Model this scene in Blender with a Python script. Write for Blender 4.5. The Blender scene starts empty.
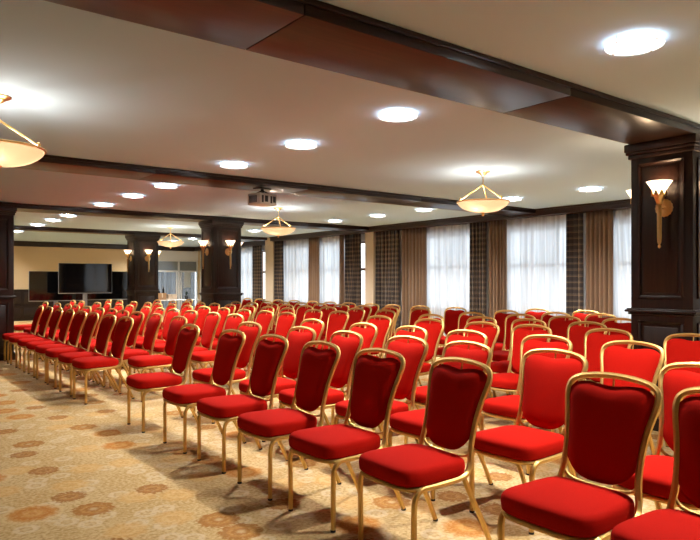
import bpy, bmesh, math, random
from mathutils import Vector, Matrix
random.seed(7)
PI = math.pi
scene = bpy.context.scene
COL = scene.collection

# ------------------------------------------------------------------ materials
def mat(name):
    m = bpy.data.materials.new(name); m.use_nodes = True
    nt = m.node_tree; b = nt.nodes['Principled BSDF']
    return m, nt, b

def nd(nt, kind, **kw):
    n = nt.nodes.new(kind)
    for k, v in kw.items(): setattr(n, k, v)
    return n

def mth(nt, op, a, b=None, c=None, clamp=False):
    n = nt.nodes.new('ShaderNodeMath'); n.operation = op; n.use_clamp = clamp
    for i, v in enumerate((a, b, c)):
        if v is None: continue
        if isinstance(v, (int, float)): n.inputs[i].default_value = v
        else: nt.links.new(v, n.inputs[i])
    return n.outputs[0]

def mixc(nt, fac, a, b):
    n = nt.nodes.new('ShaderNodeMix'); n.data_type = 'RGBA'
    for sock, v in ((n.inputs[0], fac), (n.inputs[6], a), (n.inputs[7], b)):
        if isinstance(v, (int, float)): sock.default_value = v
        elif isinstance(v, tuple): sock.default_value = (*v, 1)
        else: nt.links.new(v, sock)
    return n.outputs[2]

def sstep(nt, x, lo, hi):
    n = nt.nodes.new('ShaderNodeMapRange'); n.interpolation_type = 'SMOOTHSTEP'
    nt.links.new(x, n.inputs[0]); n.inputs[1].default_value = lo; n.inputs[2].default_value = hi
    return n.outputs[0]

def simple(name, col, rough=.5, metal=0, var=.06, scale=30, bump=0, **kw):
    m, nt, b = mat(name)
    tc = nd(nt, 'ShaderNodeTexCoord')
    nz = nd(nt, 'ShaderNodeTexNoise'); nz.inputs['Scale'].default_value = scale; nz.inputs['Detail'].default_value = 3
    nt.links.new(tc.outputs['Object'], nz.inputs['Vector'])
    c = mixc(nt, nz.outputs[0], tuple(max(0, x*(1-var)) for x in col), tuple(x*(1+var) for x in col))
    nt.links.new(c, b.inputs['Base Color'])
    b.inputs['Roughness'].default_value = rough; b.inputs['Metallic'].default_value = metal
    for k, v in kw.items():
        b.inputs[k.replace('_', ' ')].default_value = v
    if bump:
        bp = nd(nt, 'ShaderNodeBump'); bp.inputs['Strength'].default_value = bump; bp.inputs['Distance'].default_value = .003
        nt.links.new(nz.outputs[0], bp.inputs['Height']); nt.links.new(bp.outputs[0], b.inputs['Normal'])
    return m

def wood(name, c1, c2, rough, axis=2, scale=1.0):
    m, nt, b = mat(name)
    tc = nd(nt, 'ShaderNodeTexCoord'); mp = nd(nt, 'ShaderNodeMapping')
    s = [14*scale]*3; s[axis] = 1.2*scale
    mp.inputs['Scale'].default_value = s
    nt.links.new(tc.outputs['Object'], mp.inputs['Vector'])
    nz = nd(nt, 'ShaderNodeTexNoise'); nz.inputs['Scale'].default_value = 2.2; nz.inputs['Detail'].default_value = 6; nz.inputs['Distortion'].default_value = .6
    nt.links.new(mp.outputs[0], nz.inputs['Vector'])
    f = sstep(nt, nz.outputs[0], .3, .85)
    nt.links.new(mixc(nt, f, c1, c2), b.inputs['Base Color'])
    b.inputs['Roughness'].default_value = rough
    b.inputs['Coat Weight'].default_value = .12; b.inputs['Coat Roughness'].default_value = .25; b.inputs['Specular IOR Level'].default_value = .4
    return m

M = {}
M['dark_wood'] = wood('dark_wood', (.011, .0042, .0026), (.026, .0100, .0058), .36)
M['beam_wood'] = wood('beam_wood', (.013, .0052, .0024), (.034, .0128, .0052), .34, axis=0)
M['beam_wood'].node_tree.nodes['Principled BSDF'].inputs['Specular IOR Level'].default_value = .32
M['beam_wood'].node_tree.nodes['Principled BSDF'].inputs['Coat Weight'].default_value = .05
M['pelmet_wood'] = wood('pelmet_wood', (.018, .0085, .006), (.032, .015, .010), .40, axis=1)
M['ceiling'] = simple('ceiling_paint', (.465, .63, .785), .9, var=.015, scale=2)
M['cream'] = simple('cream_paint', (.66, .50, .30), .85, var=.03, scale=3)
M['pilaster'] = simple('pilaster_paint', (.62, .52, .40), .85, var=.03, scale=3)
M['white'] = simple('white_paint', (.75, .75, .74), .5, var=.02)
M['grey_panel'] = simple('grey_blind', (.28, .28, .29), .8, var=.03)
M['red'] = None
M['gold'] = simple('gold_metal', (.68, .445, .150), .47, 1.0, var=.08, scale=60)
M['brass'] = simple('polished_brass', (.86, .60, .27), .28, 1.0, var=.1, scale=60)
M['rubber'] = simple('black_rubber', (.012, .012, .012), .6)
M['black'] = simple('black_plastic', (.012, .012, .013), .35)
M['screen'] = simple('black_screen', (.003, .003, .004), .06, var=0, Specular_IOR_Level=.9)
M['silver'] = simple('silver_plastic', (.42, .42, .43), .35, .6)
M['projector'] = simple('projector_shell', (.62, .62, .60), .4)
M['brown_frame'] = simple('brown_window_frame', (.22, .10, .04), .5)
M['carton'] = simple('brown_card', (.30, .16, .07), .8)
M['pale_box'] = simple('pale_card', (.52, .40, .29), .8)
M['cloth'] = simple('white_cloth', (.7, .7, .68), .9)
M['leaf'] = simple('dark_leaf', (.02, .04, .025), .5)
M['bottle'] = simple('dark_glass', (.01, .01, .012), .1)

def red_fabric():
    m, nt, b = mat('red_fabric')
    tc = nd(nt, 'ShaderNodeTexCoord')
    nz = nd(nt, 'ShaderNodeTexNoise'); nz.inputs['Scale'].default_value = 260; nz.inputs['Detail'].default_value = 2
    n2 = nd(nt, 'ShaderNodeTexNoise'); n2.inputs['Scale'].default_value = 9; n2.inputs['Detail'].default_value = 3
    for n in (nz, n2): nt.links.new(tc.outputs['Object'], n.inputs['Vector'])
    c = mixc(nt, nz.outputs[0], (.34, .0055, .0028), (.50, .011, .0045))
    c = mixc(nt, mth(nt, 'MULTIPLY', n2.outputs[0], .25), c, (.36, .007, .0035))
    nt.links.new(c, b.inputs['Base Color'])
    b.inputs['Roughness'].default_value = .85
    b.inputs['Specular IOR Level'].default_value = .04
    bp = nd(nt, 'ShaderNodeBump'); bp.inputs['Strength'].default_value = .25; bp.inputs['Distance'].default_value = .001
    nt.links.new(nz.outputs[0], bp.inputs['Height']); nt.links.new(bp.outputs[0], b.inputs['Normal'])
    return m
M['red'] = red_fabric()

def carpet():
    m, nt, b = mat('floral_carpet')
    tc = nd(nt, 'ShaderNodeTexCoord')
    base_n = nd(nt, 'ShaderNodeTexNoise'); base_n.inputs['Scale'].default_value = 3.0; base_n.inputs['Detail'].default_value = 4
    fine = nd(nt, 'ShaderNodeTexNoise'); fine.inputs['Scale'].default_value = 46; fine.inputs['Detail'].default_value = 4
    pile = nd(nt, 'ShaderNodeTexNoise'); pile.inputs['Scale'].default_value = 260; pile.inputs['Detail'].default_value = 2
    for n in (base_n, fine, pile): nt.links.new(tc.outputs['Object'], n.inputs['Vector'])
    col = mixc(nt, sstep(nt, base_n.outputs[0], .35, .65), (0.492, 0.323, 0.132), (0.541, 0.377, 0.178))
    col = mixc(nt, mth(nt, 'MULTIPLY', sstep(nt, fine.outputs[0], .50, .62), .55), col, (0.607, 0.462, 0.251))
    col = mixc(nt, mth(nt, 'MULTIPLY', sstep(nt, fine.outputs[0], .47, .36), .50), col, (0.361, 0.231, 0.083))

    def layer(cell, off, rnd):
        mp = nd(nt, 'ShaderNodeMapping'); mp.inputs['Location'].default_value = (off, off*1.7, 0)
        s = 1/cell; mp.inputs['Scale'].default_value = (s, s, s)
        mp.inputs['Rotation'].default_value = (0, 0, .55+off)
        nt.links.new(tc.outputs['Object'], mp.inputs['Vector'])
        v = nd(nt, 'ShaderNodeTexVoronoi'); v.voronoi_dimensions = '2D'; v.feature = 'F1'
        v.inputs['Scale'].default_value = 1; v.inputs['Randomness'].default_value = rnd
        nt.links.new(mp.outputs[0], v.inputs['Vector'])
        sub = nd(nt, 'ShaderNodeVectorMath', operation='SUBTRACT')
        nt.links.new(mp.outputs[0], sub.inputs[0]); nt.links.new(v.outputs['Position'], sub.inputs[1])
        sp = nd(nt, 'ShaderNodeSeparateXYZ'); nt.links.new(sub.outputs[0], sp.inputs[0])
        ang = mth(nt, 'ARCTAN2', sp.outputs[1], sp.outputs[0])
        d = mth(nt, 'MULTIPLY', v.outputs['Distance'], cell)
        sc = nd(nt, 'ShaderNodeSeparateColor'); nt.links.new(v.outputs['Color'], sc.inputs[0])
        return d, ang, sc.outputs[0], sc.outputs[1]

    def sel(r, lo, hi):
        return mth(nt, 'MULTIPLY', mth(nt, 'GREATER_THAN', r, lo), mth(nt, 'LESS_THAN', r, hi))
    def petals(d, ang, n, amp):
        k = mth(nt, 'MULTIPLY', mth(nt, 'COSINE', mth(nt, 'MULTIPLY', ang, n)), amp)
        return mth(nt, 'MULTIPLY', d, mth(nt, 'ADD', k, 1.0))
    def rough_edge(d, amt=.035):
        return mth(nt, 'ADD', d, mth(nt, 'MULTIPLY', mth(nt, 'SUBTRACT', fine.outputs[0], .5), amt))
    def ring(d, r, w):
        return mth(nt, 'SUBTRACT', 1.0, sstep(nt, mth(nt, 'ABSOLUTE', mth(nt, 'SUBTRACT', d, r)), w*.5, w))
    def disc(d, r, soft=.012):
        return mth(nt, 'SUBTRACT', 1.0, sstep(nt, d, r-soft, r+soft))
    def put(col, mask, s, c, k=1.0):
        return mixc(nt, mth(nt, 'MULTIPLY', mth(nt, 'MULTIPLY', mask, s), k), col, c)

    # small pale rosettes
    d, a, r, g = layer(.20, 3.1, .85)
    dd = rough_edge(petals(d, a, 6, .05), .03)
    s = mth(nt, 'GREATER_THAN', r, .30)
    col = put(col, ring(dd, .050, .022), s, (0.656, 0.524, 0.343), .55)
    col = put(col, disc(dd, .018), s, (0.607, 0.462, 0.277), .45)
    # faint apricot discs
    d, a, r, g = layer(.46, 7.7, .75)
    dd = rough_edge(petals(d, a, 8, .07), .03)
    s = mth(nt, 'GREATER_THAN', r, .35)
    col = put(col, disc(dd, .115, .03), s, (0.607, 0.347, 0.112), .6)
    col = put(col, ring(dd, .055, .018), s, (0.640, 0.431, 0.191), .5)
    # large medallions: orange rounds and brown flowers
    d, a, r, g = layer(.50, 2.6, .78)
    s = sel(r, -.1, .36)
    dd = rough_edge(petals(d, a, 9, .04), .045)
    col = put(col, ring(dd, .155, .02), s, (0.623, 0.439, 0.218), .7)
    col = put(col, disc(dd, .135, .025), s, (0.508, 0.208, 0.040), .8)
    col = put(col, ring(dd, .085, .02), s, (0.443, 0.162, 0.026), .6)
    col = put(col, ring(dd, .04, .014), s, (0.574, 0.308, 0.092), .7)
    s = sel(r, .36, .60)
    dd = rough_edge(petals(d, a, 8, .06), .05)
    col = put(col, disc(dd, .118), s, (0.33, 0.128, 0.022), .85)
    col = put(col, ring(dd, .062, .016), s, (0.459, 0.231, 0.066), .8)
    col = put(col, disc(dd, .022), s, (0.508, 0.362, 0.185), .9)
    s = sel(r, .60, .80)
    dd = rough_edge(petals(d, a, 12, .05), .09)
    col = put(col, disc(dd, .10), s, (0.29, 0.105, 0.018), .80)
    col = put(col, ring(dd, .045, .014), s, (0.48, 0.25, 0.08), .7)
    col = mixc(nt, mth(nt, 'MULTIPLY', sstep(nt, fine.outputs[0], .52, .60), .16), col, (0.66, 0.49, 0.26))
    col = mixc(nt, mth(nt, 'MULTIPLY', sstep(nt, fine.outputs[0], .47, .40), .18), col, (0.26, 0.15, 0.045))
    nt.links.new(col, b.inputs['Base Color'])
    b.inputs['Roughness'].default_value = .95; b.inputs['Specular IOR Level'].default_value = .08
    bp = nd(nt, 'ShaderNodeBump'); bp.inputs['Strength'].default_value = .35; bp.inputs['Distance'].default_value = .004
    nt.links.new(pile.outputs[0], bp.inputs['Height']); nt.links.new(bp.outputs[0], b.inputs['Normal'])
    return m
M['carpet'] = carpet()

def drape_material(name, c1, c2):
    m, nt, b = mat(name)
    uv = nd(nt, 'ShaderNodeUVMap'); mp = nd(nt, 'ShaderNodeMapping'); mp.inputs['Scale'].default_value = (90, 2, 1)
    nt.links.new(uv.outputs[0], mp.inputs['Vector'])
    nz = nd(nt, 'ShaderNodeTexNoise'); nz.inputs['Scale'].default_value = 1; nz.inputs['Detail'].default_value = 3
    nt.links.new(mp.outputs[0], nz.inputs['Vector'])
    nt.links.new(mixc(nt, nz.outputs[0], c1, c2), b.inputs['Base Color'])
    b.inputs['Roughness'].default_value = .55; b.inputs['Sheen Weight'].default_value = .3
    return m
M['tan'] = drape_material('tan_satin', (.17, .098, .056), (.215, .127, .073))

def plaid():
    m, nt, b = mat('plaid_cloth')
    uv = nd(nt, 'ShaderNodeUVMap'); sp = nd(nt, 'ShaderNodeSeparateXYZ'); nt.links.new(uv.outputs[0], sp.inputs[0])
    def band(x, period, lo, hi):
        f = mth(nt, 'FRACT', mth(nt, 'DIVIDE', x, period))
        return mth(nt, 'MULTIPLY', mth(nt, 'GREATER_THAN', f, lo), mth(nt, 'LESS_THAN', f, hi))
    col = (.040, .027, .026)
    n0 = nd(nt, 'ShaderNodeRGB'); n0.outputs[0].default_value = (*col, 1); col = n0.outputs[0]
    for ax, P in ((0, .20), (1, .115)):
        col = mixc(nt, mth(nt, 'MULTIPLY', band(sp.outputs[ax], P, .0, .38), .45), col, (.016, .011, .012))
        col = mixc(nt, mth(nt, 'MULTIPLY', band(sp.outputs[ax], P, .60, .72), .55), col, (.26, .18, .11))
        col = mixc(nt, mth(nt, 'MULTIPLY', band(sp.outputs[ax], P, .84, .88), .45), col, (.40, .32, .24))
    nt.links.new(col, b.inputs['Base Color']); b.inputs['Roughness'].default_value = .8
    b.inputs['Sheen Weight'].default_value = .2
    return m
M['plaid'] = plaid()

def sheer(name, c, tr, op):
    m, nt, b = mat(name)
    nt.nodes.remove(b); out = nt.nodes['Material Output']
    uv = nd(nt, 'ShaderNodeUVMap'); mp = nd(nt, 'ShaderNodeMapping'); mp.inputs['Scale'].default_value = (11, .25, 1)
    nt.links.new(uv.outputs[0], mp.inputs['Vector'])
    nz = nd(nt, 'ShaderNodeTexNoise'); nz.inputs['Scale'].default_value = 1.3; nt.links.new(mp.outputs[0], nz.inputs['Vector'])
    t = nd(nt, 'ShaderNodeBsdfTranslucent')
    nt.links.new(mixc(nt, sstep(nt, nz.outputs[0], .34, .66), tuple(x*.60 for x in c), c), t.inputs[0])
    dfn = nd(nt, 'ShaderNodeBsdfDiffuse'); dfn.inputs[0].default_value = (*c, 1)
    tp = nd(nt, 'ShaderNodeBsdfTransparent')
    m1 = nd(nt, 'ShaderNodeMixShader'); m1.inputs[0].default_value = op
    nt.links.new(t.outputs[0], m1.inputs[1]); nt.links.new(dfn.outputs[0], m1.inputs[2])
    m2 = nd(nt, 'ShaderNodeMixShader')
    nt.links.new(mth(nt, 'MULTIPLY_ADD', nz.outputs[0], .16, tr-.08), m2.inputs[0])
    nt.links.new(m1.outputs[0], m2.inputs[1]); nt.links.new(tp.outputs[0], m2.inputs[2])
    nt.links.new(m2.outputs[0], out.inputs['Surface'])
    return m
M['sheer'] = sheer('white_sheer', (.84, .85, .88), .085, .32)
M['grey_sheer'] = sheer('grey_sheer', (.15, .15, .155), .03, .5)

def glass():
    m, nt, b = mat('window_glass')
    nt.nodes.remove(b); out = nt.nodes['Material Output']
    tp = nd(nt, 'ShaderNodeBsdfTransparent'); tp.inputs[0].default_value = (.93, .95, .95, 1)
    gl = nd(nt, 'ShaderNodeBsdfGlossy'); gl.inputs['Roughness'].default_value = .02
    mx = nd(nt, 'ShaderNodeMixShader'); mx.inputs[0].default_value = .06
    nt.links.new(tp.outputs[0], mx.inputs[1]); nt.links.new(gl.outputs[0], mx.inputs[2])
    nt.links.new(mx.outputs[0], out.inputs['Surface'])
    return m
M['glass'] = glass()

def lit_glass(name, col, emit, trans_col):
    m, nt, b = mat(name)
    out = nt.nodes['Material Output']
    b.inputs['Base Color'].default_value = (*trans_col, 1); b.inputs['Roughness'].default_value = .3
    tl = nd(nt, 'ShaderNodeBsdfTranslucent'); tl.inputs[0].default_value = (*trans_col, 1)
    tc = nd(nt, 'ShaderNodeTexCoord'); nz = nd(nt, 'ShaderNodeTexNoise'); nz.inputs['Scale'].default_value = 5; nz.inputs['Detail'].default_value = 3
    nt.links.new(tc.outputs['Object'], nz.inputs['Vector'])
    nt.links.new(mixc(nt, nz.outputs[0], tuple(x*.8 for x in trans_col), trans_col), tl.inputs[0])
    mx = nd(nt, 'ShaderNodeMixShader'); mx.inputs[0].default_value = .75
    nt.links.new(b.outputs[0], mx.inputs[1]); nt.links.new(tl.outputs[0], mx.inputs[2])
    em = nd(nt, 'ShaderNodeEmission'); em.inputs[0].default_value = (*col, 1); em.inputs[1].default_value = emit
    ad = nd(nt, 'ShaderNodeAddShader')
    nt.links.new(mx.outputs[0], ad.inputs[0]); nt.links.new(em.outputs[0], ad.inputs[1])
    nt.links.new(ad.outputs[0], out.inputs['Surface'])
    return m
M['alabaster'] = lit_glass('alabaster_glass', (1, .62, .30), .25, (.42, .335, .27))
M['sconce_glass'] = lit_glass('sconce_glass', (1, .80, .58), .8, (.95, .88, .78))

def emitter(name, col, s):
    m, nt, b = mat(name)
    b.inputs['Base Color'].default_value = (.8, .8, .8, 1)
    b.inputs['Emission Color'].default_value = (*col, 1); b.inputs['Emission Strength'].default_value = s
    return m
M['disc'] = emitter('downlight_glass', (1, .97, .92), 3.0)
M['core'] = emitter('downlight_bulb', (1, .97, .93), 14)
M['bulb'] = emitter('downlight_tube', (.95, .98, 1), 32)
M['rim_glass'] = emitter('downlight_rim', (1, .97, .94), .7)

# ------------------------------------------------------------------ mesh tools
class MB:
    def __init__(s, k=1.0): s.v = []; s.f = []; s.k = k
    def add(s, vs, fs):
        o = len(s.v); s.v += [tuple(v) for v in vs]; s.f += [tuple(i+o for i in f) for f in fs]; return s
    def box(s, x0, x1, y0, y1, z0, z1):
        vs = [(x, y, z) for x in (x0, x1) for y in (y0, y1) for z in (z0, z1)]
        return s.add(vs, [(0, 1, 3, 2), (4, 6, 7, 5), (0, 4, 5, 1), (2, 3, 7, 6), (0, 2, 6, 4), (1, 5, 7, 3)])
    def tube(s, pts, r, seg=12, ribs=0, cap=True, closed=False):
        P = [Vector(p) for p in pts]; n = len(P)
        R = r if isinstance(r, (list, tuple)) else [r]*n
        T = []
        for i in range(n):
            a = P[(i-1) % n] if closed or i > 0 else P[i]
            c = P[(i+1) % n] if closed or i < n-1 else P[i]
            T.append((c-a).normalized())
        up = Vector((0, 0, 1)) if abs(T[0].z) < .9 else Vector((1, 0, 0))
        nrm = (up - T[0]*up.dot(T[0])).normalized(); vs = []
        for i in range(n):
            nrm = (nrm - T[i]*nrm.dot(T[i])).normalized(); bi = T[i].cross(nrm)
            for k in range(seg):
                t = 2*PI*k/seg
                rr = R[i]*(1+(.11*math.cos(ribs*t) if ribs else 0))
                vs.append(P[i]+nrm*(rr*math.cos(t))+bi*(rr*math.sin(t)))
        fs = []
        for i in range(n if closed else n-1):
            j = (i+1) % n
            for k in range(seg):
                k2 = (k+1) % seg
                fs.append((i*seg+k, i*seg+k2, j*seg+k2, j*seg+k))
        if cap and not closed:
            fs.append(tuple(range(seg))[::-1]); fs.append(tuple((n-1)*seg+k for k in range(seg)))
        return s.add(vs, fs)
    def lathe(s, prof, c=(0, 0, 0), seg=24, wob=None):
        n = len(prof); vs = []
        for i, (r, z) in enumerate(prof):
            for k in range(seg):
                t = 2*PI*k/seg; rr = r*(wob(t, i) if wob else 1)
                vs.append((c[0]+rr*math.cos(t), c[1]+rr*math.sin(t), c[2]+z))
        fs = [(i*seg+k, i*seg+(k+1) % seg, (i+1)*seg+(k+1) % seg, (i+1)*seg+k) for i in range(n-1) for k in range(seg)]
        if prof[0][0] > 1e-4: fs.append(tuple(range(seg))[::-1])
        if prof[-1][0] > 1e-4: fs.append(tuple((n-1)*seg+k for k in range(seg)))
        return s.add(vs, fs)
    def build(s, name, m, parent=None, bevel=0, smooth=True, loc=None, xf=None):
        me = bpy.data.meshes.new(name)
        v = [xf @ Vector(p) for p in s.v] if xf else [Vector(p) for p in s.v]
        if s.k != 1.0: v = [p*s.k for p in v]; bevel *= s.k
        me.from_pydata(v, [], s.f); me.materials.append(m)
        bm = bmesh.new(); bm.from_mesh(me)
        bmesh.ops.remove_doubles(bm, verts=bm.verts, dist=1e-6)
        if bevel:
            es = [e for e in bm.edges if len(e.link_faces) == 2 and e.calc_face_angle(0) > .6]
            bmesh.ops.bevel(bm, geom=es, offset=bevel, segments=2, profile=.5, affect='EDGES', clamp_overlap=True)
        bmesh.ops.recalc_face_normals(bm, faces=bm.faces)
        bm.to_mesh(me); bm.free()
        if smooth:
            for p in me.polygons: p.use_smooth = True
            me.set_sharp_from_angle(angle=math.radians(38))
        o = bpy.data.objects.new(name, me); COL.objects.link(o)
        if parent: o.parent = parent
        if loc: o.location = loc
        return o

def tag(o, label=None, cat=None, group=None, kind=None):
    if label: o['label'] = label
    if cat: o['category'] = cat
    if group: o['group'] = group
    if kind: o['kind'] = kind
    return o

def empty(name, loc, rz=0):
    o = bpy.data.objects.new(name, None); COL.objects.link(o)
    o.empty_display_size = .1; o.location = loc; o.rotation_euler = (0, 0, rz); return o

KIDS = {}
def copy_tree(o, parent=None):
    c = o.copy(); COL.objects.link(c)
    if parent: c.parent = parent; c.matrix_parent_inverse = o.matrix_parent_inverse
    for ch in KIDS.get(o.name) or list(o.children): copy_tree(ch, c)
    return c

def smooth_path(pts, n=5):
    P = [Vector(p) for p in pts]; out = []
    for i in range(len(P)-1):
        p0 = P[max(i-1, 0)]; p1 = P[i]; p2 = P[i+1]; p3 = P[min(i+2, len(P)-1)]
        for k in range(n):
            t = k/n
            out.append(.5*((2*p1)+(p2-p0)*t+(2*p0-5*p1+4*p2-p3)*t*t+(3*p1-p0-3*p2+p3)*t**3))
    out.append(P[-1]); return out

ORD = ['first', 'second', 'third', 'fourth', 'fifth', 'sixth', 'seventh', 'eighth', 'ninth', 'tenth', 'eleventh', 'twelfth', 'thirteenth', 'fourteenth']

# ------------------------------------------------------------------ room shell
H = 2.743; ZB = 2.654
XL, XW, YN, YF = -3.2, 10.593, -2.4, 24.42
XR, YS = 11.12, 17.95                                   # beyond YS the window wall steps back to XR
tag(MB().box(XL-.2, 11.6, YN-.2, YF+.6, -.1, 0).build('floor', M['carpet'], smooth=False), kind='structure')
tag(MB().box(XL-.2, 11.6, YN-.2, YF+.6, H, H+.2).build('ceiling', M['ceiling'], smooth=False), kind='structure')
tag(MB().box(XL-.2, XL, YN, YF, 0, H).build('wall_left', M['cream'], smooth=False), kind='structure')
tag(MB().box(XL, XW, YN-.2, YN, 0, H).build('wall_near', M['cream'], smooth=False), kind='structure')

WINS = [(-1.452, 0.264), (0.792, 2.508), (4.224, 6.171), (6.765, 8.547), (9.141, 10.89), (12.883, 15.18), (15.345, 17.127)]
WINF = [(18.018, 21.912)]
SILL, HEAD = .70, 2.42
def wall_with_holes(x0, x1, y0, y1, holes):
    b = MB(); y = y0
    for a, c in holes:
        b.box(x0, x1, y, a, 0, H); b.box(x0, x1, a, c, 0, SILL); b.box(x0, x1, a, c, HEAD, H); y = c
    b.box(x0, x1, y, y1, 0, H); return b
tag(wall_with_holes(XW, XW+.2, YN, YS, WINS).build('wall_right', M['white'], smooth=False), kind='structure')
tag(wall_with_holes(XR, XR+.2, YS, YF, WINF).build('wall_right_recess', M['white'], smooth=False), kind='structure')
# pilasters in the window wall
tag(MB().box(10.415, XW, 12.54, 12.87, 0, 2.611).build('trim_1', M['pilaster'], smooth=False), kind='structure')
tag(MB().box(10.415, XR+.2, 17.457, YS, 0, H).build('trim_2', M['pilaster'], smooth=False), kind='structure')
# dark pelmets above the curtains
tag(MB().box(10.296, XW, YN, YS-.5, 2.611, H).box(10.276, 10.309, YN, YS-.5, 2.71, H).build('trim_3', M['pelmet_wood'], bevel=.005), kind='structure')
tag(MB().box(10.857, XR, YS, YF, 2.578, H).build('trim_4', M['pelmet_wood'], bevel=.005), kind='structure')

nwin = 0
ZT = 1.68
def make_window(x, y0, y1, mat_frame, n=3, thick=.05):
    global nwin; nwin += 1
    f = MB(); t = .05
    f.box(x, x+thick, y0, y1, SILL, SILL+t); f.box(x, x+thick, y0, y1, HEAD-t, HEAD)
    for k in range(n+1):
        y = y0+(y1-y0-t)*k/n; f.box(x, x+thick, y, y+t, SILL, HEAD)
    f.box(x-.004, x+thick, y0, y1, ZT-.035, ZT+.035)
    w = f.build('window_%d' % nwin, mat_frame, bevel=.004); tag(w, kind='structure')
    MB().box(x+.021, x+.027, y0+.02, y1-.02, SILL+.02, HEAD-.02).build('pane', M['glass'], w, smooth=False)
    MB().box(x-.10, x+.015, y0-.02, y1+.02, SILL-.03, SILL+.001).build('sill', M['white'], w, bevel=.004)
    return w
for a, c in WINS: make_window(XW+.10, a, c, M['brown_frame'])
for a, c in WINF: make_window(XR+.10, a, c, M['brown_frame'], n=5)

# far end wall: cream, dark wainscot, dark crown, with a glazed white-framed opening at the right
GX0, GX1, GH, GT = 9.075, 11.055, 2.195, 1.759
b = MB().box(XL, GX0, YF, YF+.14, 0, H).box(GX0, GX1, YF, YF+.14, GH, H).box(GX1, XR+.2, YF, YF+.14, 0, H)
tag(b.build('wall_far', M['cream'], smooth=False), kind='structure')
WZ = 1.08
b = MB().box(XL, GX0-.03, YF-.02, YF, 0, WZ-.04).box(XL, GX0-.03, YF-.045, YF, WZ-.04, WZ).box(XL, GX0-.03, YF-.035, YF, .50, .54)
tag(MB().box(GX0-.04, GX1, YF-.012, YF, GH, H).build('trim_11', M['white'], smooth=False), kind='structure')
x = XL+.1
while x < GX0-.9:
    b.box(x, x+.74, YF-.032, YF, .60, WZ-.10); b.box(x, x+.74, YF-.032, YF, .14, .44); x += .86
tag(b.build('trim_5', M['dark_wood'], bevel=.005), kind='structure')
tag(MB().box(XL, 10.857, YF-.10, YF, 2.565, H).build('trim_6', M['pelmet_wood'], bevel=.008), kind='structure')
f = MB(); t = .05; ym = YF+.03; xm = 10.256
for x in (GX0, GX1-t): f.box(x, x+t, ym, ym+.06, 0, GH)
f.box(xm-.035, xm+.035, ym, ym+.06, 0, GH)
f.box(GX0, GX1, ym, ym+.06, GH-.05, GH); f.box(GX0, GX1, ym, ym+.06, GT-.03, GT+.03); f.box(GX0, GX1, ym, ym+.06, 0, .08)
f.box(xm+.07, xm+.12, ym+.008, ym+.05, .06, GT); f.box(xm-.12, xm-.07, ym+.008, ym+.05, .06, GT)
gw = tag(f.build('window_9', M['white'], bevel=.003), kind='structure')
MB().box(GX0+.02, GX1-.02, ym+.02, ym+.026, .04, GH-.03).build('pane', M['glass'], gw, smooth=False)
MB().box(GX0+.04, GX1-.04, ym+.058, ym+.066, GT, GH-.03).build('blind', M['grey_panel'], gw, smooth=False)
MB().box(xm+.22, xm+.52, ym+.07, ym+.078, 1.093, GT-.03).build('blind', M['white'], gw, smooth=False)

# baseboards
tag(MB().box(XW-.015, XW, YN, 12.54, 0, .10).box(XW-.015, XW, 12.87, 17.457, 0, .10).build('baseboard_right', M['dark_wood'], bevel=.003), kind='structure')
tag(MB().box(XL, XL+.015, YN, YF-.06, 0, .10).build('baseboard_left', M['dark_wood'], bevel=.003), kind='structure')

# ceiling beams, boarded in lengths with a fine joint between them
ntrim = 6; LB = 2.211; XE = 10.309
for (y0, y1, phase, z0) in ((2.594, 3.188, 1.723, ZB), (7.557, 8.151, 0.66, ZB+.007), (12.573, 13.167, 1.188, ZB), (17.622, 18.15, 1.452, ZB)):
    ntrim += 1
    b = MB().box(XL, XE, y0+.012, y1-.012, z0+.008, H)
    x = phase-LB*3
    while x < XE:
        a, c = max(x+.004, XL), min(x+LB-.004, XE-.01)
        if c > a: b.box(a, c, y0, y1, z0, H-.001)
        x += LB
    for yy in (y0-.012, y1-.008): b.box(XL, XE-.01, yy, yy+.02, H-.033, H-.001)
    tag(b.build('trim_%d' % ntrim, M['beam_wood'], bevel=.002), kind='structure')

# ------------------------------------------------------------------ columns
def column(x0, y0, w, d, name='column'):
    x1, y1 = x0+w, y0+d
    root = empty(name, ((x0+x1)/2, (y0+y1)/2, 0)); tag(root, kind='structure')
    cx, cy = w/2, d/2
    MB().box(-cx, cx, -cy, cy, 0, ZB-.01).build('shaft', M['dark_wood'], root, bevel=.006)
    def ringbox(b, e, z0, z1): b.box(-cx-e, cx+e, -cy-e, cy+e, z0, z1)
    b = MB()
    ringbox(b, .02, 2.512, 2.551); ringbox(b, .036, 2.551, 2.578); ringbox(b, .046, 2.578, ZB-.002)
    b.build('capital', M['dark_wood'], root, bevel=.008)
    b = MB(); ringbox(b, .02, 1.056, 1.08); ringbox(b, .043, 1.08, 1.103); ringbox(b, .03, 1.103, 1.116)
    b.build('chair_rail', M['dark_wood'], root, bevel=.008)
    b = MB(); ringbox(b, .022, 0, .12); ringbox(b, .012, .12, .145)
    b.build('plinth', M['dark_wood'], root, bevel=.006)
    for fc in range(4):
        half, off = (cx, cy) if fc % 2 == 0 else (cy, cx)
        rot = Matrix.Rotation(fc*PI/2, 4, 'Z')
        for z0, z1 in ((1.212, 2.459), (.21, 1.0)):
            b = MB(); a = half-.076; t = .024
            for (u0, u1, v0, v1, pr) in ((-a, a, z1-t, z1, .015), (-a, a, z0, z0+t, .015), (-a, -a+t, z0, z1, .015), (a-t, a, z0, z1, .015), (-a+.05, a-.05, z0+.05, z1-.05, .006)):
                b.box(u0, u1, -off-pr, -off+.002, v0, v1)
            b.build('panel', M['dark_wood'], root, bevel=.006, xf=rot)
    return root
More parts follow.
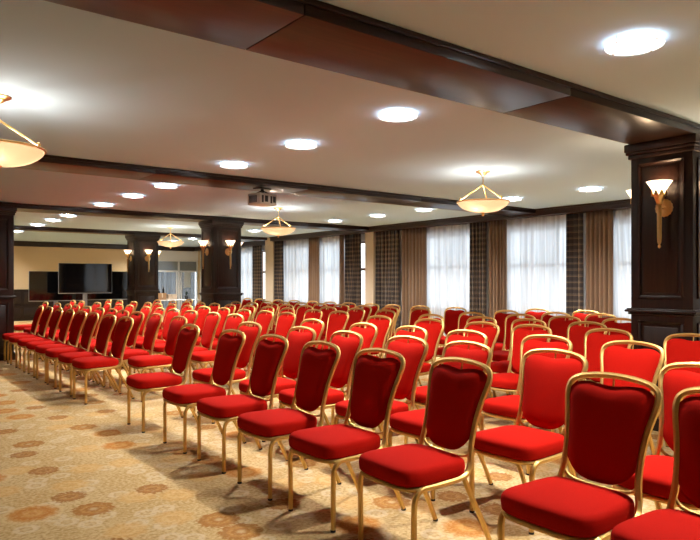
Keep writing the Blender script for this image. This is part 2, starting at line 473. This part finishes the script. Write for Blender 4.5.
COLS = [(5.808, 2.62, 0.594, 0.568), (5.966, 12.421, 0.647, 0.607), (6.072, 17.49, 0.66, 0.627), (1.551, 12.421, 0.647, 0.607)]
for c in COLS: column(*c)

# ------------------------------------------------------------------ lamps
def light(name, kind, loc, energy, col, parent=None, radius=.05, **kw):
    l = bpy.data.lights.new(name, kind); l.energy = energy; l.color = col
    if kind in ('POINT', 'SPOT'): l.shadow_soft_size = radius
    for k, v in kw.items(): setattr(l, k, v)
    o = bpy.data.objects.new(name, l); COL.objects.link(o); o.location = loc
    if parent: o.parent = parent
    return o

# wall sconce, local: wall plane at y=0, sticks out towards -y, origin at the backplate centre
LS = .66
def make_sconce():
    root = empty('wall_sconce', (0, 0, 0))
    rotx = Matrix.Rotation(PI/2, 4, 'X')
    b = MB(LS).lathe([(.0, .034), (.02, .034), (.035, .024), (.06, .028), (.105, .022), (.122, .014), (.126, 0)], seg=32, wob=lambda t, i: 1+(.03*math.cos(16*t) if i > 2 else 0))
    b.build('backplate', M['brass'], root, xf=rotx)
    b = MB(LS).tube(smooth_path([(0, -.01, 0), (0, -.08, -.02), (0, -.13, .0), (0, -.14, .03)]), .011, 10)
    b.build('arm', M['brass'], root)
    S = (0, -.14, 0)
    b = MB(LS).lathe([(0, -.56), (.014, -.55), (.022, -.53), (.014, -.51), (.010, -.50), (.022, -.49), (.022, -.475), (.015, -.47)], S, 16)
    b.lathe([(.025, -.475), (.028, -.40), (.030, -.10), (.031, -.02), (.036, 0), (.024, .012), (.020, .05)], S, 24, wob=lambda t, i: 1+.08*math.cos(8*t))
    b.build('stem', M['brass'], root)
    # leafy cup: jagged rim
    prof = [(.024, .03), (.04, .09), (.064, .16), (.098, .235)]
    seg = 32; vs = []
    for i, (r, z) in enumerate(prof):
        for k in range(seg):
            t = 2*PI*k/seg
            jag = abs(math.cos(4*t)) if i == 3 else 0
            vs.append((S[0]+r*math.cos(t)*(1-.05*jag), S[1]+r*math.sin(t)*(1-.05*jag), z-(.075*(1-jag) if i == 3 else 0)))
    fs = [(i*seg+k, i*seg+(k+1) % seg, (i+1)*seg+(k+1) % seg, (i+1)*seg+k) for i in range(3) for k in range(seg)]
    o = MB(LS).add(vs, fs).build('leaf_cup', M['brass'], root)
    md = o.modifiers.new('thick', 'SOLIDIFY'); md.thickness = .006; md.offset = 1
    b = MB(LS).lathe([(.0, .10), (.03, .105), (.062, .17), (.098, .25), (.158, .345), (.165, .352), (.158, .350), (.094, .25), (.058, .175), (.028, .112), (0, .107)], S, 32)
    b.build('glass_shade', M['sconce_glass'], root)
    light('sconce_light', 'POINT', (0, -.092, .20), 3.6, (1, .70, .42), root, .02)
    return root
sconce0 = make_sconce()
SC_Z = 2.03
used = [False]
def place_sconce(x, y, rz, label, dz=0):
    o = sconce0 if not used[0] else copy_tree(sconce0); used[0] = True
    o.location = (x, y, SC_Z+dz); o.rotation_euler = (0, 0, rz); tag(o, label, 'wall light', 'brass wall sconces on the wood columns')
cn = ['dark column at the right edge', 'second dark column standing mid-room', 'farthest dark column near the screens']
for (x0, y0, w, d), nm in list(zip(COLS, cn)):
    cx, cy = x0+w/2, y0+d/2
    place_sconce(x0, cy-(.033 if x0 == 5.808 else 0), -PI/2, 'brass sconce with glass shade on the left face of %s' % nm, 0 if x0 == 5.808 else -.04)
    if x0 == 5.808:
        place_sconce(cx, y0+d, PI, 'brass sconce peeking out behind the %s' % nm)
        place_sconce(cx, y0, 0, 'brass sconce on the near face of %s' % nm)
    else:
        place_sconce(cx+.02, y0, 0, 'brass sconce on the front face of %s' % nm, -.04)
        place_sconce(x0+w, cy, PI/2, 'brass sconce on the right face of %s' % nm, -.04)

# chandelier, origin at the ceiling
def make_chandelier():
    root = empty('bowl_chandelier', (0, 0, 0))
    MB(LS).lathe([(.0, -.09), (.02, -.09), (.03, -.075), (.055, -.065), (.075, -.05), (.06, -.04), (.13, -.02), (.14, -.008), (.135, 0)], seg=32, wob=lambda t, i: 1+(.03*math.cos(12*t) if i > 5 else 0)).build('ceiling_rose', M['brass'], root)
    MB(LS).lathe([(.010, -.25), (.010, -.09), (.018, -.085)], seg=12).lathe([(0, -.30), (.02, -.29), (.032, -.27), (.025, -.25), (.010, -.24)], seg=16).build('stem', M['brass'], root)
    zr = -.585
    for k in range(3):
        t = 2*PI*k/3+.5
        p0 = Vector((.02*math.cos(t), .02*math.sin(t), -.27)); p1 = Vector((.44*math.cos(t), .44*math.sin(t), zr+.04))
        pts = [p0.lerp(p1, i/24) for i in range(25)]
        b = MB(LS).tube(pts, [.011+.004*(i % 2) for i in range(25)], 10)
        b.lathe([(0, -.02), (.02, -.015), (.028, .01), (.02, .03), (0, .045)], tuple(p1), 12)
        b.build('arm', M['brass'], root)
    R = .49
    ring = [(R*math.cos(2*PI*k/48), R*math.sin(2*PI*k/48), zr) for k in range(48)]
    MB(LS).tube(ring, .014, 10, closed=True).build('rim', M['brass'], root)
    prof = []
    for i in range(15):
        a = i/14*PI/2; prof.append((R*.985*math.sin(a) if i else 0.0, zr-.20*math.cos(a)**1.15))
    inn = [(r*.985, z+.008) for r, z in prof[::-1]]; inn[-1] = (0, inn[-1][1])
    MB(LS).lathe(prof+inn, seg=48).build('glass_bowl', M['alabaster'], root)
    MB(LS).lathe([(0, zr-.27), (.018, zr-.262), (.026, zr-.245), (.016, zr-.228), (.035, zr-.215), (.045, zr-.198), (0, zr-.19)], seg=20).build('finial', M['brass'], root)
    for k in range(3):
        t = 2*PI*k/3+1.3
        light('bowl_bulb', 'POINT', (LS*.25*math.cos(t), LS*.25*math.sin(t), LS*(zr-.06)), 3.7, (1, .86, .72), root, .025)
    return root
ch0 = make_chandelier()
CH = [(6.237, 5.359, 'nearest lit bowl chandelier hanging before the windows'),
      (6.303, 10.375, 'middle lit bowl chandelier hanging beside the projector'),
      (6.336, 15.642, 'farthest lit bowl chandelier between the two dark columns'),
      (0.845, 5.385, 'lit bowl chandelier at the left edge above the open carpet')]
for i, (x, y, lab) in enumerate(CH):
    o = ch0 if i == 0 else copy_tree(ch0)
    o.location = (x, y, H); o.rotation_euler = (0, 0, .35*i); tag(o, lab, 'chandelier', 'bowl chandeliers')

# downlights: glass disc held under the ceiling on studs
def make_downlight():
    root = empty('downlight', (0, 0, 0))
    MB(LS).lathe([(0, -.042), (.200, -.042), (.200, -.050), (0, -.050)], seg=32).build('glass_disc', M['disc'], root)
    MB(LS).lathe([(.200, -.042), (.238, -.042), (.241, -.047), (.238, -.052), (.200, -.052)], seg=32).build('clear_rim', M['rim_glass'], root)
    MB(LS).lathe([(0, -.06), (.06, -.0585), (.10, -.051), (.10, -.0505), (0, -.0505)], seg=24).build('bulb_cover', M['core'], root)
    MB(LS).lathe([(.055, -.041), (.075, -.03), (.075, 0), (.0, 0)], seg=20).build('bulb_housing', M['bulb'], root)
    for k in range(4):
        t = PI/2*k+.5; b = MB(LS).lathe([(0, -.060), (.008, -.058), (.009, -.04), (.005, -.038), (.005, .0)], (.22*math.cos(t), .22*math.sin(t), 0), 10)
        b.build('stud', M['silver'], root)
    light('downlight_beam', 'SPOT', (0, 0, -.05), 142, (1, .97, .93), root, .066, spot_size=math.radians(150), spot_blend=.85)
    return root
dl0 = make_downlight()
DX = (3.524, 8.633); DY = [1.914, 3.927, 5.366, 6.798, 8.877, 10.237, 11.755, 14.124, 15.444, 16.962, 19.47, 21.12, 23.1]
first = True
spots = [(x, y) for x in DX for y in DY] + [(DX[0], .46), (DX[1], .46)]
rown = {DX[0]: 'ceiling row over the chairs', DX[1]: 'ceiling row along the windows'}
cnt = {}
for x, y in sorted(spots, key=lambda p: (p[0], p[1])):
    o = dl0 if first else copy_tree(dl0); first = False
    o.location = (x, y, H); o.rotation_euler = (0, 0, random.random()*6)
    k = cnt.get(x, 0); cnt[x] = k+1
    k -= 1 if x == DX[0] else 3                         # those ahead of the picture's edge or behind the column come first
    tag(o, ('round glass downlight, %s counted from the camera end of the %s' % (ORD[k], rown[x])) if k >= 0 else
        ['round glass downlight nearest the camera, before the first beam', 'round glass downlight nearest the camera end along the windows', 'round glass downlight beside the first beam near the windows',
         'round glass downlight hidden by the right-hand column'][k+(0 if x == DX[1] else 1)], 'ceiling light', 'round glass downlights')

# ------------------------------------------------------------------ curtains
def curtain(name, m, x, y0, y1, z0, z1, folds, amp, label, cat, group, thick=.004, seed=0, gather=0.0):
    rnd = random.Random(seed)
    n = max(24, int(folds*10)); nz = 14
    ph = [rnd.uniform(0, 6.28) for _ in range(4)]; am = [rnd.uniform(.6, 1.2) for _ in range(int(folds)+3)]
    vs, us = [], []
    for j in range(nz+1):
        t = j/nz; z = z0+(z1-z0)*t; u = 0; px = None
        for i in range(n+1):
            s = i/n; k = s*folds
            a = amp*am[int(k)]*(.75+.25*(1-t)+.12*math.sin(ph[0]+3*t+k))
            yy = y0+(y1-y0)*(s+.10/folds*math.sin(2*PI*k*1.0+ph[1]+.6*t))
            xx = x+a*math.sin(2*PI*k+.35*math.sin(ph[2]+k*1.7))+.25*amp*math.sin(4*PI*k+ph[3])
            if px: u += math.hypot(xx-px[0], yy-px[1])
            px = (xx, yy); vs.append((xx, yy, z)); us.append((u, z))
    fs = [(j*(n+1)+i, j*(n+1)+i+1, (j+1)*(n+1)+i+1, (j+1)*(n+1)+i) for j in range(nz) for i in range(n)]
    me = bpy.data.meshes.new(name); me.from_pydata(vs, [], fs); me.materials.append(m)
    uvl = me.uv_layers.new(name='UVMap')
    for p in me.polygons:
        p.use_smooth = True
        for li, vi in zip(p.loop_indices, p.vertices): uvl.data[li].uv = us[vi]
    o = bpy.data.objects.new(name, me); COL.objects.link(o)
    if thick:
        md = o.modifiers.new('thick', 'SOLIDIFY'); md.thickness = thick
    return tag(o, label, cat, group)

sh = [(-1.584, 0.462), (0.66, 2.706), (4.092, 6.303), (6.732, 8.58), (9.108, 10.956), (13.563, 15.114), (15.246, 17.16)]
shl = ['behind the camera end', 'near the camera end', 'just left of the right-hand dark column', 'between the two plaid-and-tan drape pairs at right',
       'behind the nearest chandelier, left of it', 'left of the checked drape by the pilaster', 'far window seen right of the second column']
shl = ['of the window nearest the camera end', 'of the window beyond the dark column at right', 'in the narrow bright strip beside the right column',
       'in the wide window left of the tan drape by the column', 'in the window below the nearest chandelier', 'in the window left of the brown pilaster',
       'in the far window right of the second column']
for i, (a, c) in enumerate(sh):
    curtain('sheer_curtain', M['sheer'], 10.528, a, c, .02, 2.611, (c-a)*5.2, .028, 'white sheer curtain ' + shl[i], 'curtain', 'white sheer curtains', 0, i)
curtain('sheer_curtain', M['sheer'], 11.06, 19.338, 22.044, .02, 2.578, 15, .022, 'white sheer curtain farthest away beside the second column', 'curtain', 'white sheer curtains', 0, 31)
DR = [(6.019, 6.613, 'tan', 'tan satin drape nearest to the right-hand column', 9), (6.613, 7.022, 'plaid', 'dark plaid drape nearest to the right-hand column', 6),
      (8.329, 8.857, 'tan', 'tan satin drape behind the nearest chandelier', 8), (8.857, 9.372, 'plaid', 'dark plaid drape below the nearest chandelier', 7),
      (10.639, 11.563, 'tan', 'wide tan satin drape left of the nearest chandelier', 11), (11.563, 12.507, 'plaid', 'wide plaid drape right of the cream pilaster', 10),
      (13.068, 13.807, 'plaid', 'plaid drape left of the cream pilaster and bare window strip', 9), (13.807, 14.025, 'tan', 'narrow tan drape edge behind the plaid drape', 3),
      (14.949, 15.51, 'tan', 'slim tan drape between the two far sheers', 7), (16.896, 17.424, 'plaid', 'plaid drape right of the farther cream pilaster', 7)]
for i, (a, c, k, lab, fo) in enumerate(DR):
    curtain(k+'_drape', M[k], 10.451, a+.033, c-.033, .02, 2.611, fo*.68, .043, lab, 'curtain', k+' drapes at the windows', .006, 50+i)
curtain('plaid_drape', M['plaid'], 10.94, 19.107, 19.734, .02, 2.578, 5.5, .04, 'plaid drape farthest away, left of the farther pilaster', 'curtain', 'plaid drapes at the windows', .006, 77)
def xcurtain(x0, x1, y, z0, z1, folds, m, label, seed):
    o = curtain('grey_curtain', m, 0, 0, x1-x0, z0, z1, folds, .025, label, 'curtain', 'grey curtains behind the far glazing', 0, seed)
    o.rotation_euler = (0, 0, -PI/2); o.location = (x0, y, 0)
    return o
xcurtain(GX0+.03, xm-.02, YF+.24, .02, GH, 8, M['grey_sheer'], 'pale grey curtain behind the left pane of the far glazing', 5)
xcurtain(xm+.02, GX1-.03, YF+.24, .02, GH, 6, M['grey_sheer'], 'pale grey curtain behind the right pane of the far glazing', 6)

# ------------------------------------------------------------------ chairs
def make_chair():
    root = empty('banquet_chair', (0, 0, 0))
    X0 = -.27                                            # front feet at X0, the chair faces -x
    def P(x, y, z): return (x+X0, y, z)
    rt = .0135
    # seat cushion
    def outline(e, n=64):
        pts = []
        for k in range(n):
            t = 2*PI*k/n; ct, st = math.cos(t), math.sin(t)
            q = 5.0
            ex = math.copysign(abs(ct)**(2/q), ct); ey = math.copysign(abs(st)**(2/q), st)
            x = .176+(.216-e)*ex
            hw = .228-.020*(x+.04)/.47-e
            x -= .012*(1-ey*ey)*(1 if ex < 0 else 0)*abs(ex)
            pts.append((x, hw*ey))
        return pts
    lay = [(.030, .392), (.008, .393), (.0, .401), (-.003, .43), (-.001, .452), (.003, .462), (.011, .470), (.024, .476), (.06, .483), (.12, .488), (.18, .490)]
    vs, fs, n = [], [], 64
    for e, z in lay:
        for (x, y) in outline(e): vs.append(P(x, y, z))
    for i in range(len(lay)-1):
        for k in range(n): fs.append((i*n+k, i*n+(k+1) % n, (i+1)*n+(k+1) % n, (i+1)*n+k))
    fs.append(tuple(range(n))[::-1]); fs.append(tuple((len(lay)-1)*n+k for k in range(n)))
    MB().add(vs, fs).build('seat', M['red'], root)
    # seat frame: band under the cushion plus the side rails sweeping up into the back
    ringp = [P(x, y, .380) for x, y in outline(.012)]
    b = MB().tube(ringp, .0125, 8, closed=True)
    for s in (-1, 1):
        b.tube(smooth_path([P(.05, .214*s, .380), P(.2, .214*s, .380), P(.32, .206*s, .384), P(.373, .198*s, .402), P(.400, .190*s, .445)], 5), rt, 18, ribs=6)
    b.build('seat_frame', M['gold'], root)
    for s in (-1, 1):
        pts = smooth_path([P(0, .208*s, .012), P(0, .209*s, .2), P(0, .212*s, .305), P(.010, .213*s, .350), P(.04, .214*s, .376), P(.085, .214*s, .381)], 4)
        l = MB().tube(pts, rt, 18, ribs=6).build('leg', M['gold'], root)
        MB().lathe([(.011, .0), (.0148, .001), (.0148, .011), (.014, .013)], P(0, .208*s, 0), 14).build('foot_cap', M['rubber'], l)
        pts = [P(.345, .196*s, .380), P(.395, .199*s, .28), P(.47, .203*s, .14), P(.53, .206*s, .012)]
        l = MB().tube(smooth_path(pts, 3), rt, 18, ribs=6).build('leg', M['gold'], root)
        MB().lathe([(.011, .0), (.0148, .001), (.0148, .011), (.014, .013)], P(.533, .206*s, 0), 14).build('foot_cap', M['rubber'], l)
    # back frame hoop
    half = [(.400, .190, .440), (.412, .181, .50), (.427, .177, .56), (.447, .180, .64), (.472, .192, .73), (.499, .210, .812), (.515, .216, .857), (.527, .205, .894), (.535, .165, .918), (.540, .09, .932), (.542, 0, .937)]
    pts = [P(x, -y, z) for x, y, z in half] + [P(x, y, z) for x, y, z in half[-2::-1]]
    MB().tube(smooth_path(pts, 5), rt, 18, ribs=6).build('back_frame', M['gold'], root)
    low = [(.417, .178, .50), (.417, .15, .470), (.418, .09, .457), (.418, 0, .454)]
    pts = [P(x, -y, z) for x, y, z in low] + [P(x, y, z) for x, y, z in low[-2::-1]]
    MB().tube(smooth_path(pts, 4), .008, 10).build('lower_rail', M['gold'], root)
    MB().tube([P(.530, 0, .875), P(.536, 0, .905), P(.541, 0, .934)], .0045, 8).build('back_post', M['gold'], root)
    # upholstered pad
    def hx(z):
        for (x0, y0, z0), (x1, y1, z1) in zip(half, half[1:]):
            if z0 <= z <= z1:
                t = (z-z0)/(z1-z0); return x0+(x1-x0)*t, y0+(y1-y0)*t
        return (half[0][0], half[0][1]) if z < half[0][2] else (half[-1][0], half[-1][1])
    NS, NT = 22, 26
    def surf(side):
        out = []
        for j in range(NT+1):
            t = j/NT
            for i in range(NS+1):
                s = -1+2*i/NS; s2 = math.sin(s*PI/2)
                tt = .5-.5*math.cos(PI*t)
                zb = .478+.085*abs(s2)**3.0; zt = .904-.036*abs(s2)**7-.013*math.exp(-(s2/.35)**2)
                z = zb+(zt-zb)*tt
                xc, w = hx(min(z, .857)); xc = hx(z)[0]
                w = w-.010
                if z > .83: w = min(w, .203)
                edge = max(abs(s2), abs(2*tt-1))
                puff = (1-abs(s2)**5)*(1-abs(2*tt-1)**7)
                x = xc-.006-.036*puff**.8 if side == 0 else xc-.006+.014*puff**.6
                out.append(P(x, w*s2, z))
        return out
    A, B = surf(0), surf(1); n1 = NS+1; o = len(A); fs = []
    for j in range(NT):
        for i in range(NS):
            a = j*n1+i
            fs.append((a, a+1, a+n1+1, a+n1)); fs.append((o+a, o+a+n1, o+a+n1+1, o+a+1))
    MB().add(A+B, fs).build('backrest', M['red'], root)
    return root

chair0 = make_chair()
first = [True]
def place_chair(xf, y, label, group, rz):
    o = chair0 if first[0] else copy_tree(chair0); first[0] = False
    o.location = (xf+.27, y, 0); o.rotation_euler = (0, 0, rz); tag(o, label, 'chair', group)

# near block: (x, y) of each chair, row by row; the rows bow slightly away from the carpet at the camera end
XY1 = [[(2.20, 1.07), (2.21, 1.585), (2.09, 2.415), (2.08, 3.05), (2.07, 3.69), (2.07, 4.38), (2.07, 5.05), (2.07, 5.94)],
       [(2.92, 1.49), (2.90, 2.37), (2.86, 3.06), (2.83, 3.64), (2.78, 4.33), (2.75, 4.99), (2.72, 5.91)],
       [(3.80, 2.36), (3.77, 3.04), (3.65, 3.76), (3.60, 4.43), (3.55, 5.05), (3.50, 5.92)],
       [(4.78, 2.40), (4.78, 3.12), (4.70, 3.87), (4.62, 4.43), (4.58, 5.16), (4.55, 6.00)],
       [(5.52, 3.80), (5.46, 4.48), (5.40, 5.12), (5.32, 5.89)],
       [(6.38, 3.92), (6.32, 4.60), (6.24, 5.19), (6.16, 5.92)],
       [(7.18, 4.64), (7.06, 5.22), (7.00, 6.04)],
       [(7.88, 5.30), (7.76, 6.05)]]
rowword = ['front', 'second', 'third', 'fourth', 'fifth', 'sixth', 'seventh', 'rear']
rnd = random.Random(3)
for r, row in enumerate(XY1):
    for k, (x, y) in enumerate(row):
        lab = 'red and gold chair in %s row of near block, %s from the camera end' % (rowword[r], ORD[k])
        place_chair(x+rnd.uniform(-.015, .015), y, lab, 'red banquet chairs in the near block', rnd.uniform(-.035, .035))
XS2 = [2.03, 2.60, 3.34, 4.12, 4.92, 5.70, 6.45, 7.22]
YS2 = [[7.66, 8.29, 8.98, 9.56, 10.17, 10.81, 11.48, 12.09],
       [7.42, 8.22, 8.84, 9.48, 10.05, 10.64, 11.37, 12.05, 12.65, 13.34, 14.30],
       [7.45, 8.06, 8.77, 9.37, 10.01, 10.61, 11.42, 12.00, 12.60, 13.34, 14.40, 15.15],
       [7.41, 7.98, 8.62, 9.33, 10.02, 10.68, 11.45, 12.06, 12.67, 13.44, 14.40, 15.18],
       [7.30, 7.97, 8.67, 9.31, 9.97, 10.63, 11.32, 11.95, 12.56, 13.35, 14.20],
       [7.21, 7.94, 8.63, 9.36, 9.95, 10.50, 11.25, 11.93, 13.45, 14.25],
       [7.25, 8.00, 8.69, 9.32, 9.98, 10.57, 11.24, 11.96, 13.45, 14.20],
       [7.21, 8.05, 8.78, 9.38, 10.06, 10.74, 11.39, 12.08, 12.75, 13.60, 14.22]]
for r, (x, ys) in enumerate(zip(XS2, YS2)):
    for k, y in enumerate(ys):
        lab = 'red and gold chair in %s row of far block, %s beyond the cross aisle' % (rowword[r], ORD[k])
        place_chair(x+(rnd.uniform(-.02, .02) if r else 0), y, lab, 'red banquet chairs in the far block', rnd.uniform(-.05, .05))

# ------------------------------------------------------------------ screens
def make_tv(w, h, x, y, zb, label):
    root = empty('television', (x, y, 0)); tag(root, label, 'television', 'black televisions on rolling stands')
    MB().box(-w/2, w/2, -.015, .035, zb, zb+h).build('housing', M['black'], root, bevel=.008)
    MB().box(-w/2+.008, w/2-.008, -.019, -.0155, zb+.012, zb+h-.008).build('screen', M['screen'], root, smooth=False)
    f = MB(); e = .008
    f.box(-w/2-e, w/2+e, -.021, .0, zb-.018, zb); f.box(-w/2-e, -w/2, -.021, .0, zb, zb+h); f.box(w/2, w/2+e, -.021, .0, zb, zb+h)
    f.build('bezel', M['silver'], root, bevel=.002)
    MB().box(-.055, .055, .035, .09, .10, zb+h*.5).build('post', M['silver'], root, bevel=.008)
    MB().box(-.36, .36, -.12, .20, zb*.62, zb*.62+.025).build('shelf', M['black'], root, bevel=.004)
    base = MB().box(-.42, -.36, -.28, .32, .06, .10).box(.36, .42, -.28, .32, .06, .10).box(-.38, .38, .035, .09, .06, .10).build('base', M['black'], root, bevel=.004)
    for sx in (-.39, .39):
        for sy in (-.24, .28):
            xf = Matrix.Translation((sx, sy, .03)) @ Matrix.Rotation(PI/2, 4, 'Y')
            MB().lathe([(0, -.016), (.025, -.016), (.03, -.010), (.03, .010), (.025, .016), (0, .016)], seg=14).build('caster', M['rubber'], base, xf=xf)
    return root
make_tv(1.412, 0.818, 5.108, 18.678, 1.04, 'large black television on a silver stand, highest and nearest of three')
make_tv(1.412, 0.818, 4.501, 19.338, 0.822, 'black television partly hidden at the left, lower than the middle one')
make_tv(1.412, 0.818, 5.953, 19.338, 0.835, 'black television half hidden between the middle screen and the far column')

# ------------------------------------------------------------------ projector under the second beam
PX, PY = 4.51, 7.854
root = empty('projector', (PX, PY, ZB+.007)); tag(root, 'white ceiling projector hanging under the second dark beam', 'projector')
root.rotation_euler = (0, 0, .25)
MB(.66).box(-.15, .15, -.12, .12, -.02, .015).build('mount_plate', M['black'], root, bevel=.004)
b = MB(.66).tube([(0, 0, -.01), (0, 0, -.10)], .035, 14)
for sx in (-1, 1):
    for sy in (-1, 1): b.tube([(0.02*sx, .02*sy, -.06), (.13*sx, .10*sy, -.125)], .012, 8)
b.build('bracket', M['black'], root)
body = MB(.66).box(-.25, .25, -.19, .19, -.36, -.12).build('body', M['projector'], root, bevel=.025)
for k, (u, w) in enumerate(((-.17, .05), (-.06, .09), (.08, .05), (.17, .08))):
    MB(.66).box(u-w/2, u+w/2, -.196, -.185, -.32+.02*(k % 2), -.17).build('port', M['black'], body, bevel=.003)
b = MB(.66)
for k in range(7): b.box(-.257, -.247, -.10+.035*k, -.082+.035*k, -.32, -.17)
b.build('vent', M['black'], body, bevel=.002)
xf = Matrix.Translation((-.12, .19, -.24)) @ Matrix.Rotation(-PI/2, 4, 'X')
MB(.66).lathe([(0, -.01), (.065, -.01), (.07, .03), (.062, .045), (.05, .045), (.045, .03), (0, .03)], seg=24).build('lens', M['black'], body, xf=xf)

# ------------------------------------------------------------------ table with boxes between the columns
tx0, tx1, ty0, ty1, tz = 8.35, 9.95, 21.9, 22.6, .70
root = empty('side_table', ((tx0+tx1)/2, (ty0+ty1)/2, 0)); tag(root, 'white cloth covered table between the two dark columns', 'table')
w, d = (tx1-tx0)/2, (ty1-ty0)/2
MB().box(-w, w, -d, d, tz-.03, tz).build('tabletop', M['cloth'], root, bevel=.006)
for sx in (-1, 1):
    for sy in (-1, 1): MB().box(sx*(w-.06)-.02, sx*(w-.06)+.02, sy*(d-.06)-.02, sy*(d-.06)+.02, 0, tz-.03).build('leg', M['silver'], root, bevel=.003)
def carton(x, y, w, d, h, m, label, band=None):
    r = empty('storage_box', (x, y, tz)); tag(r, label, 'box')
    b = MB().box(-w/2, w/2, -d/2, d/2, 0, .008)
    for a in ((-w/2, -w/2+.008, -d/2, d/2), (w/2-.008, w/2, -d/2, d/2), (-w/2, w/2, -d/2, -d/2+.008), (-w/2, w/2, d/2-.008, d/2)): b.box(*a, 0, h)
    b.build('body', M[m], r, bevel=.002)
    b = MB().box(-w/2-.006, w/2+.006, -d/2-.006, d/2+.006, h-.012, h+.004); b.build('lid', M[m], r, bevel=.002)
    MB().box(-.02, .02, -d/2-.009, -d/2-.004, h*.35, h-.01).build('flap', M['pale_box'], r, bevel=.001)
carton(8.62, 22.15, .30, .24, .24, 'carton', 'brown card box on the white table beside the far column')
carton(9.02, 22.2, .32, .26, .19, 'pale_box', 'pale card box on the white table, right of the brown box')
def bottle(x, y, z, h, label):
    r = empty('bottle', (x, y, z)); tag(r, label, 'bottle')
    MB().lathe([(0, 0), (.034, 0), (.036, .01), (.036, h*.55), (.03, h*.66), (.014, h*.76), (.013, h*.94), (0, h*.94)], seg=18).build('glass_body', M['bottle'], r)
    MB().lathe([(.0155, h*.90), (.0155, h), (0, h)], seg=14).build('cap', M['black'], r)
bottle(8.70, 22.13, tz+.244, .22, 'taller dark bottle standing on the brown card box')
bottle(8.55, 22.16, tz+.244, .15, 'shorter dark bottle standing on the brown card box')
r = empty('potted_plant', (9.62, 22.25, tz)); tag(r, 'small dark leafy plant in a pot at the right end of the white table', 'plant')
MB().lathe([(0, 0), (.055, 0), (.075, .10), (.082, .10), (.082, .12), (.068, .12), (.06, .09), (0, .09)], seg=20).build('pot', M['black'], r)
b = MB(); rr = random.Random(4)
for k in range(26):
    t = rr.uniform(0, 6.28); l = rr.uniform(.14, .26); lean = rr.uniform(.1, .6)
    dx, dy = math.cos(t), math.sin(t); vs = []
    for i in range(5):
        q = i/4; px = lean*l*q*q; pz = .09+l*q*(1-.25*lean*q); hw = .018*math.sin(PI*min(.98, q*.9+.08))
        vs += [(dx*px-dy*hw, dy*px+dx*hw, pz), (dx*px+dy*hw, dy*px-dx*hw, pz)]
    b.add(vs, [(2*i, 2*i+1, 2*i+3, 2*i+2) for i in range(4)])
b.build('foliage', M['leaf'], r)

# ------------------------------------------------------------------ daylight
wd = bpy.data.worlds.new('overcast_sky'); scene.world = wd; wd.use_nodes = True
bg = wd.node_tree.nodes['Background']; bg.inputs[0].default_value = (.84, .92, 1, 1); bg.inputs[1].default_value = 1.4
def portal(x, y0, y1, rot, w):
    l = bpy.data.lights.new('sky_portal', 'AREA'); l.shape = 'RECTANGLE'; l.size = HEAD-SILL; l.size_y = w
    l.cycles.is_portal = True
    o = bpy.data.objects.new('sky_portal', l); COL.objects.link(o)
    o.rotation_euler = rot; return o
for (x, lst) in ((XW+.19, WINS), (XR+.19, WINF)):
    for a, c in lst:
        o = portal(x, a, c, (0, PI/2, 0), c-a); o.location = (x, (a+c)/2, (SILL+HEAD)/2)

# ------------------------------------------------------------------ camera and view
cam = bpy.data.cameras.new('camera'); cam.sensor_width = 36; cam.lens = 643/700*36; cam.shift_y = 11/700
co = bpy.data.objects.new('camera', cam); COL.objects.link(co)
co.location = (0, 0, 1.37); co.rotation_euler = (PI/2, 0, -math.radians(37.64))
scene.camera = co
vs = scene.view_settings
vs.view_transform = 'Standard'; vs.look = 'None'; vs.gamma = 1; vs.use_curve_mapping = False; vs.exposure = 1.2
cy = scene.cycles
cy.max_bounces = 7; cy.diffuse_bounces = 4; cy.glossy_bounces = 3; cy.transmission_bounces = 4; cy.transparent_max_bounces = 10
cy.caustics_reflective = False; cy.caustics_refractive = False
cy.sample_clamp_indirect = 6
cy.use_denoising = True
